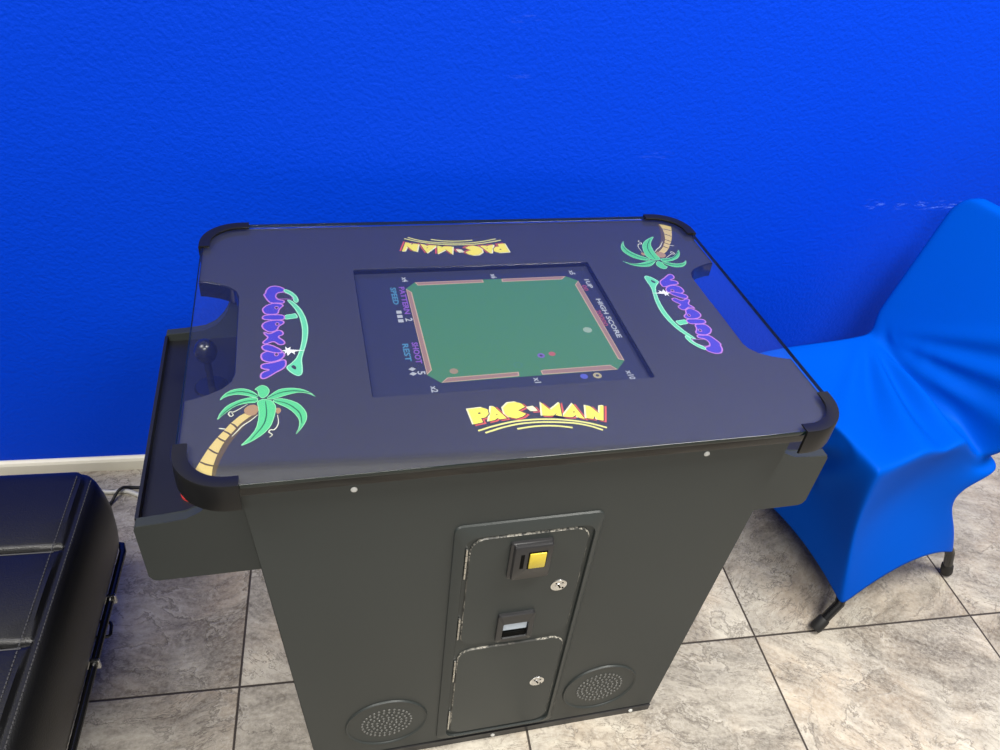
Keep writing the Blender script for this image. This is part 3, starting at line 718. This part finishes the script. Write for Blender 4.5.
uR = lambda t: interp([(0, .388), (.2, .360), (.48, .312), (.62, .336), (.75, .372), (.88, .372), (1, .348)], t)
vN = lambda t: interp([(0, -.012), (.2, .000), (.55, .026), (.85, .034), (1, .034)], t)
ub = lambda z: .318 + .315 * (z - .45)                 # front face of the back
def vin(z):
    r = .055; k = max(0, z - (ZT - r)); return .016 - .018 * sst(.45, .50, z) + (r - sqrt(max(r * r - k * k, 0)))
VC = .198
def vfar(u): return 2 * VC - .011 + .027 * (1 - sst(.02, .318, max(u, .02)))
us = [-.006 + (.318 + .006) * j / NU for j in range(NU + 1)]
def deform(p):
    u, v, z = p
    # seat dips a little; near rear corner is dragged down where the fabric spans from seat to back
    if z > .30:
        w = exp(-((u - .335) / .075) ** 2 - ((v - .02) / .11) ** 2 - ((z - .44) / .07) ** 2); z -= .085 * w; u += .012 * w
    top = sst(.40, .445, z) * (1 - sst(.318, .325, u)) if z < .47 else 0
    if top > 0:
        z -= top * .016 * sin(pi * max(0, min(1, (v - .03) / .34))) * sin(pi * max(0, min(1, u / .32)))
        du, dv = .318 - u, .392 - v; r = sqrt(du * du + dv * dv); ph = atan2(du, dv)
        f = -.034 * exp(-((ph - .075) / .055) ** 2) + .022 * exp(-((ph - .21) / .06) ** 2) - .018 * exp(-((ph - .37) / .055) ** 2) + .016 * exp(-((ph - .52) / .06) ** 2) - .013 * exp(-((ph - .70) / .06) ** 2) + .009 * exp(-((ph - .9) / .06) ** 2)
        z += top * f * sst(0, .14, r) * (1 - .6 * sst(.22, .44, r))
    if u > ub(max(z, .45)) - .012 and z > .40:
        dz, dv = z - .45, .392 - v; r = sqrt(dz * dz + dv * dv); ph = atan2(dz, dv)
        f = .026 * exp(-((ph - .05) / .045) ** 2) - .022 * exp(-((ph - .155) / .038) ** 2) + .018 * exp(-((ph - .27) / .042) ** 2) - .014 * exp(-((ph - .38) / .040) ** 2) + .008 * exp(-((ph - .50) / .05) ** 2)
        u -= f * sst(0, .10, r) * (1 - .35 * sst(.2, .4, r))
    # pulled creases on the front drop
    if u < .03 and z < .45:
        dv, dz = v - .05, .455 - z
        if dv > 0:
            r = sqrt(dv * dv + dz * dz); ph = atan2(dz, dv)
            u += sst(.02, .12, r) * (.026 * exp(-((ph - .24) / .09) ** 2) - .022 * exp(-((ph - .44) / .09) ** 2) + .020 * exp(-((ph - .68) / .10) ** 2) - .014 * exp(-((ph - .92) / .1) ** 2))
    return (u, v, z)
bm = bmesh.new()
def G_(rows): grid(bm, [[deform(p) for p in r] for r in rows])
vv = lambda a, b, i: a + (b - a) * i / NV
# seat, with rolled front and side rims
G_([[(u, vv(.034, vfar(u), i), .45) for i in range(NV + 1)] for u in us])
# back, front face
zs = [.45 + (ZT - .45) * (sin(pi / 2 * k / NB) * .35 + .65 * k / NB) for k in range(NB + 1)]
def brow(z, off): a = vin(z) if z > .4501 else .034; b = 2 * VC - (a if z > .4501 else .011); return [(ub(z) + off, vv(a, b, i), z) for i in range(NV + 1)]
G_([brow(z, 0) for z in zs]); G_([brow(z, .030) for z in zs])
G_([brow(ZT, 0), brow(ZT, .030)])
for side in (0, -1): G_([[brow(z, 0)[side], brow(z, .030)[side]] for z in zs])
# skirts
def hem(s, base, arch): return base + arch * max(0, sin(pi * s)) ** .75
tl = [k / NL for k in range(NL + 1)]
su = [(u + .006) / .354 for u in us] + [1.0]
for mir in (0, 1):
    rows = []
    for t in tl:
        r = []
        for s in su:
            ut = -.006 + .354 * s; u = uF(t) + (uR(t) - uF(t)) * s
            z0 = hem(s, .062 + .016 * s, .062); z = z0 + (.45 - z0) * t
            v = vN(t) + .030 * sin(pi * s) * sin(pi * min(t * 1.0, 1)) * (1 - .2 * s)
            v -= .030 * s ** 4 * exp(-((t - .74) / .16) ** 2) * (1 - sst(.82, .98, t))
            if mir: v = 2 * VC - v + t * t * (vfar(ut) - (2 * VC - .034))
            r.append((u, v, z))
        rows.append(r)
    G_(rows)
for front in (1, 0):
    rows = []
    for t in tl:
        r = []
        for i in range(NV + 1):
            s = i / NV; a = vN(t) - (0 if front else .030 * exp(-((t - .74) / .16) ** 2) * (1 - sst(.82, .98, t)))
            z0 = hem(s, .062 if front else .078, .055 if front else .07); z = z0 + (.45 - z0) * t
            u = (uF(t) + .022 * sin(pi * s) * sin(pi * t)) if front else (uR(t) - .02 * sin(pi * s) * sin(pi * t))
            r.append((u, vv(a, 2 * VC - a + t * t * (.050 if front else .023), i), z))
        rows.append(r)
    G_(rows)
bmesh.ops.remove_doubles(bm, verts=bm.verts, dist=.0004)
bmesh.ops.recalc_face_normals(bm, faces=bm.faces)
me = bpy.data.meshes.new('cover'); bm.to_mesh(me); bm.free()
cv = link('fabric_cover', me, M_cover, CH, 0)
md = cv.modifiers.new('soft', 'SMOOTH'); md.factor = .5; md.iterations = 9
md = cv.modifiers.new('sub', 'SUBSURF'); md.levels = 1; md.render_levels = 1
md = cv.modifiers.new('thick', 'SOLIDIFY'); md.thickness = .0015; md.offset = -1
for y in (0, 1):
    def V(v): return 2 * VC - v if y else v
    # front foot tube slants back up to the backrest, rear foot tube slants forward under the seat
    for foot, pts in ((0, [(.000, -.006, .012), (.045, -.002, .068), (.13, .075, .20), (.27, .085, .39)]), (1, [(.408, -.008, .012), (.385, .0, .080), (.29, .080, .26), (.21, .085, .39)])):
        bm = bmesh.new(); tube(bm, [(u, V(v), z) for u, v, z in pts], .0105, 14)
        lg = obj('leg', bm, M_tube, CH, 40)
        bm = bmesh.new(); a = Vector(pts[0]); d = (Vector(pts[1]) - a).normalized(); a = a - d * .004
        tube(bm, [(q.x, V(q.y), q.z) for q in (a, a + d * .006, a + d * .028, a + d * .032)], [.0120, .0135, .0128, .0115], 16)
        obj('rubber_foot', bm, M_rub, lg, 40)

# ------------------------------------------------------------------ black sofa bed at lower left
SF = empty('sofa_bed', (-.60, -.20, 0))
tag(SF, 'black leather sofa bed with stitched channels, at the left before the wall', 'sofa')
ZTp, XS, XE, YE = .400, -.2435, -.2125, .395
seams = [.215, .052, -.112, -.276, -.44, -.604, -.768]
def place(o): o.location = (-SF.location.x, -SF.location.y, 0); return o
prof = [(-.98, .215)] + [(-.985 + .0, .36), (-.965, .392)] + [(-.94 + k * (XS + .94) / 18, ZTp) for k in range(19)]
endp = [(XS + .0035, ZTp - .0010), (XS + .006, ZTp - .004), (XS + .009, ZTp - .004), (XS + .014, ZTp - .006), (XS + .021, ZTp - .018), (XS + .028, ZTp - .045), (XE + .001, .32), (XE, .275), (XE - .003, .245), (XE - .008, .225), (XE - .03, .215)]
prof = prof + endp
nt_ = len(prof) - len(endp)
ysn = set()
y = -1.0
while y < YE - .06: ysn.add(round(y, 4)); y += .02
for s in seams:
    for d in (-.012, -.008, -.005, -.0025, 0, .0025, .005, .008, .012): ysn.add(round(s + d, 4))
for k in range(13): ysn.add(round(YE - .05 + .05 * sin(pi / 2 * k / 12), 5))
ysn = sorted(ysn)
bm = bmesh.new(); rows = []
for y in ysn:
    k = max(0, y - (YE - .05)); ins = .05 - sqrt(max(.05 ** 2 - k * k, 0)) if k else 0
    k2 = max(0, y - (YE - .035)); dz = .035 - sqrt(max(.035 ** 2 - k2 * k2, 0)) if k2 else 0
    g = sum(exp(-((y - s) / .0036) ** 2) for s in seams); pf = 0
    for a, b in zip([YE] + seams, seams + [-1.0]):
        if b <= y <= a: pf = max(0, sin(pi * (y - b) / (a - b))) ** .6
    row = []
    for i, (x, z) in enumerate(prof):
        top = z > ZTp - .002 and i < nt_
        zz = z
        if top: zz += .007 * pf - .007 * g
        zz = zz - dz * (zz - .215) / (ZTp - .215)
        xx = x - ins * (1 if x > -.5 else -.3) * (.35 + .65 * sst(-.5, XS, x))
        row.append((xx, y, zz))
    rows.append(row)
V_ = grid(bm, rows)
bm.faces.new(V_[0]); bm.faces.new(V_[-1])
bot = [r[0] for r in V_] + [r[-1] for r in V_][::-1]; bm.faces.new(bot)
place(obj('mattress', bm, M_leather, SF, 60))
# double rows of stitches: along the end edge and either side of each channel
bm = bmesh.new()
def dashes(p0, p1, step=.0062, ln=.0042, r=.00085):
    p0, p1 = Vector(p0), Vector(p1); d = p1 - p0; n = int(d.length / step); d.normalize()
    for k in range(n):
        a = p0 + d * step * k; tube(bm, [a, a + d * ln * .5 + Vector((0, 0, .0004)), a + d * ln], r, 5)
for off in (-.0075, .0115): dashes((XS + off, YE - .035, ZTp + (.0072 if off < 0 else -.0042)), (XS + off, -.55, ZTp + (.0072 if off < 0 else -.0042)))
place(obj('edge_stitching', bm, M_thread, SF))
bm = bmesh.new()
for s in seams:
    for d in (-.0075, .0075):
        tube(bm, [(-.93 + k * (XS - .006 + .93) / 12, s + d, ZTp + .0021) for k in range(13)], .0010, 6)
place(obj('channel_piping', bm, M_thread, SF, 60))
# steel frame under the mattress
bm = bmesh.new(); box(bm, -.97, XE - .020, -.99, YE - .02, .190, .2148, .003)
place(obj('base_board', bm, M_blk, SF, 40))
bm = bmesh.new(); tube(bm, [(XE - .030, YE - .012, .202), (XE - .012, YE - .016, .202), (XE - .008, YE - .03, .202), (XE - .008, -.98, .202)], .0065, 12)
place(obj('frame_rail', bm, M_tube, SF, 40))
for yb in (.262, .139):
    bm = bmesh.new(); box(bm, XE - .022, XE + .0015, yb - .0028, yb + .0028, .192, .2135, .001); o = place(obj('rail_clip', bm, M_metal, SF)); o['label'] = 'bright metal clip'
for yb in (.16, -.35, -.9):
    for xb in (-.33, -.93):
        bm = bmesh.new(); xx = xb
        tube(bm, [(xx, yb, .195), (xx, yb, .02), (xx, yb + .004, .008), (xx, yb + .014, .006), (xx, yb + .07, .006), (xx, yb + .08, .008), (xx, yb + .084, .02), (xx, yb + .084, .195)], .006, 10)
        place(obj('leg', bm, M_tube, SF, 40))

bm = bmesh.new(); tube(bm, [(-.29, .272, .13), (-.243, .268, .13), (-.235, .264, .13), (-.2325, .258, .13), (-.2310, .242, .13), (-.2340, .237, .13), (-.29, .237, .13)], .0032, 8)
place(obj('wire_handle', bm, M_tube, SF, 50))
# ------------------------------------------------------------------ cords on the floor by the wall
def cord(name, pts, r, m, label):
    bm = bmesh.new(); tube(bm, smooth_poly([(x, y, z) for x, y, z in pts], 3, False), r, 8)
    tag(obj(name, bm, m, None, 60), label, 'cord')
cord('white_power_cord', [(-.62, .690, .006), (-.48, .728, .006), (-.40, .7115, .006), (-.3424, .7000, .006), (-.3291, .7050, .006), (-.3069, .7005, .006), (-.283, .6865, .006), (-.20, .640, .006), (-.05, .600, .006), (.12, .66, .006)], .0052, M_wcord, 'white cord lying on the tile along the wall behind the sofa')
cord('black_power_cord', [(-.40, .55, .004), (-.365, .62, .004), (-.3397, .6728, .004), (-.3340, .684, .012), (-.3275, .6940, .0185), (-.3200, .703, .0185), (-.3110, .7120, .009), (-.2852, .7125, .004), (-.20, .722, .004), (.02, .74, .004), (.2, .72, .004)], .0034, M_rub, 'black cord crossing the white cord on the tile floor')

# ------------------------------------------------------------------ light: ceiling panels behind and to the right, soft room fill
def area(name, loc, sx, sy, power, col=(1, .965, .91), rot=(0, 0, 0)):
    l = bpy.data.lights.new(name, 'AREA'); l.shape = 'RECTANGLE'; l.size = sx; l.size_y = sy; l.energy = power; l.color = col
    o = bpy.data.objects.new(name, l); COL.objects.link(o); o.location = loc; o.rotation_euler = rot
area('ceiling_lamp', (1.55, -.40, 2.70), 1.2, .6, 62)
area('ceiling_lamp', (-1.25, -.50, 2.70), 1.2, .6, 38)
area('ceiling_lamp', (.10, -2.1, 2.70), 1.2, .6, 64)
wd = bpy.data.worlds.new('room_air'); S.world = wd; wd.use_nodes = True
wd.node_tree.nodes['Background'].inputs[0].default_value = (.95, .97, 1, 1); wd.node_tree.nodes['Background'].inputs[1].default_value = .17

S.view_settings.view_transform = 'Standard'; S.view_settings.look = 'None'
S.view_settings.exposure = 0.72; S.view_settings.gamma = 1.0; S.view_settings.use_curve_mapping = False
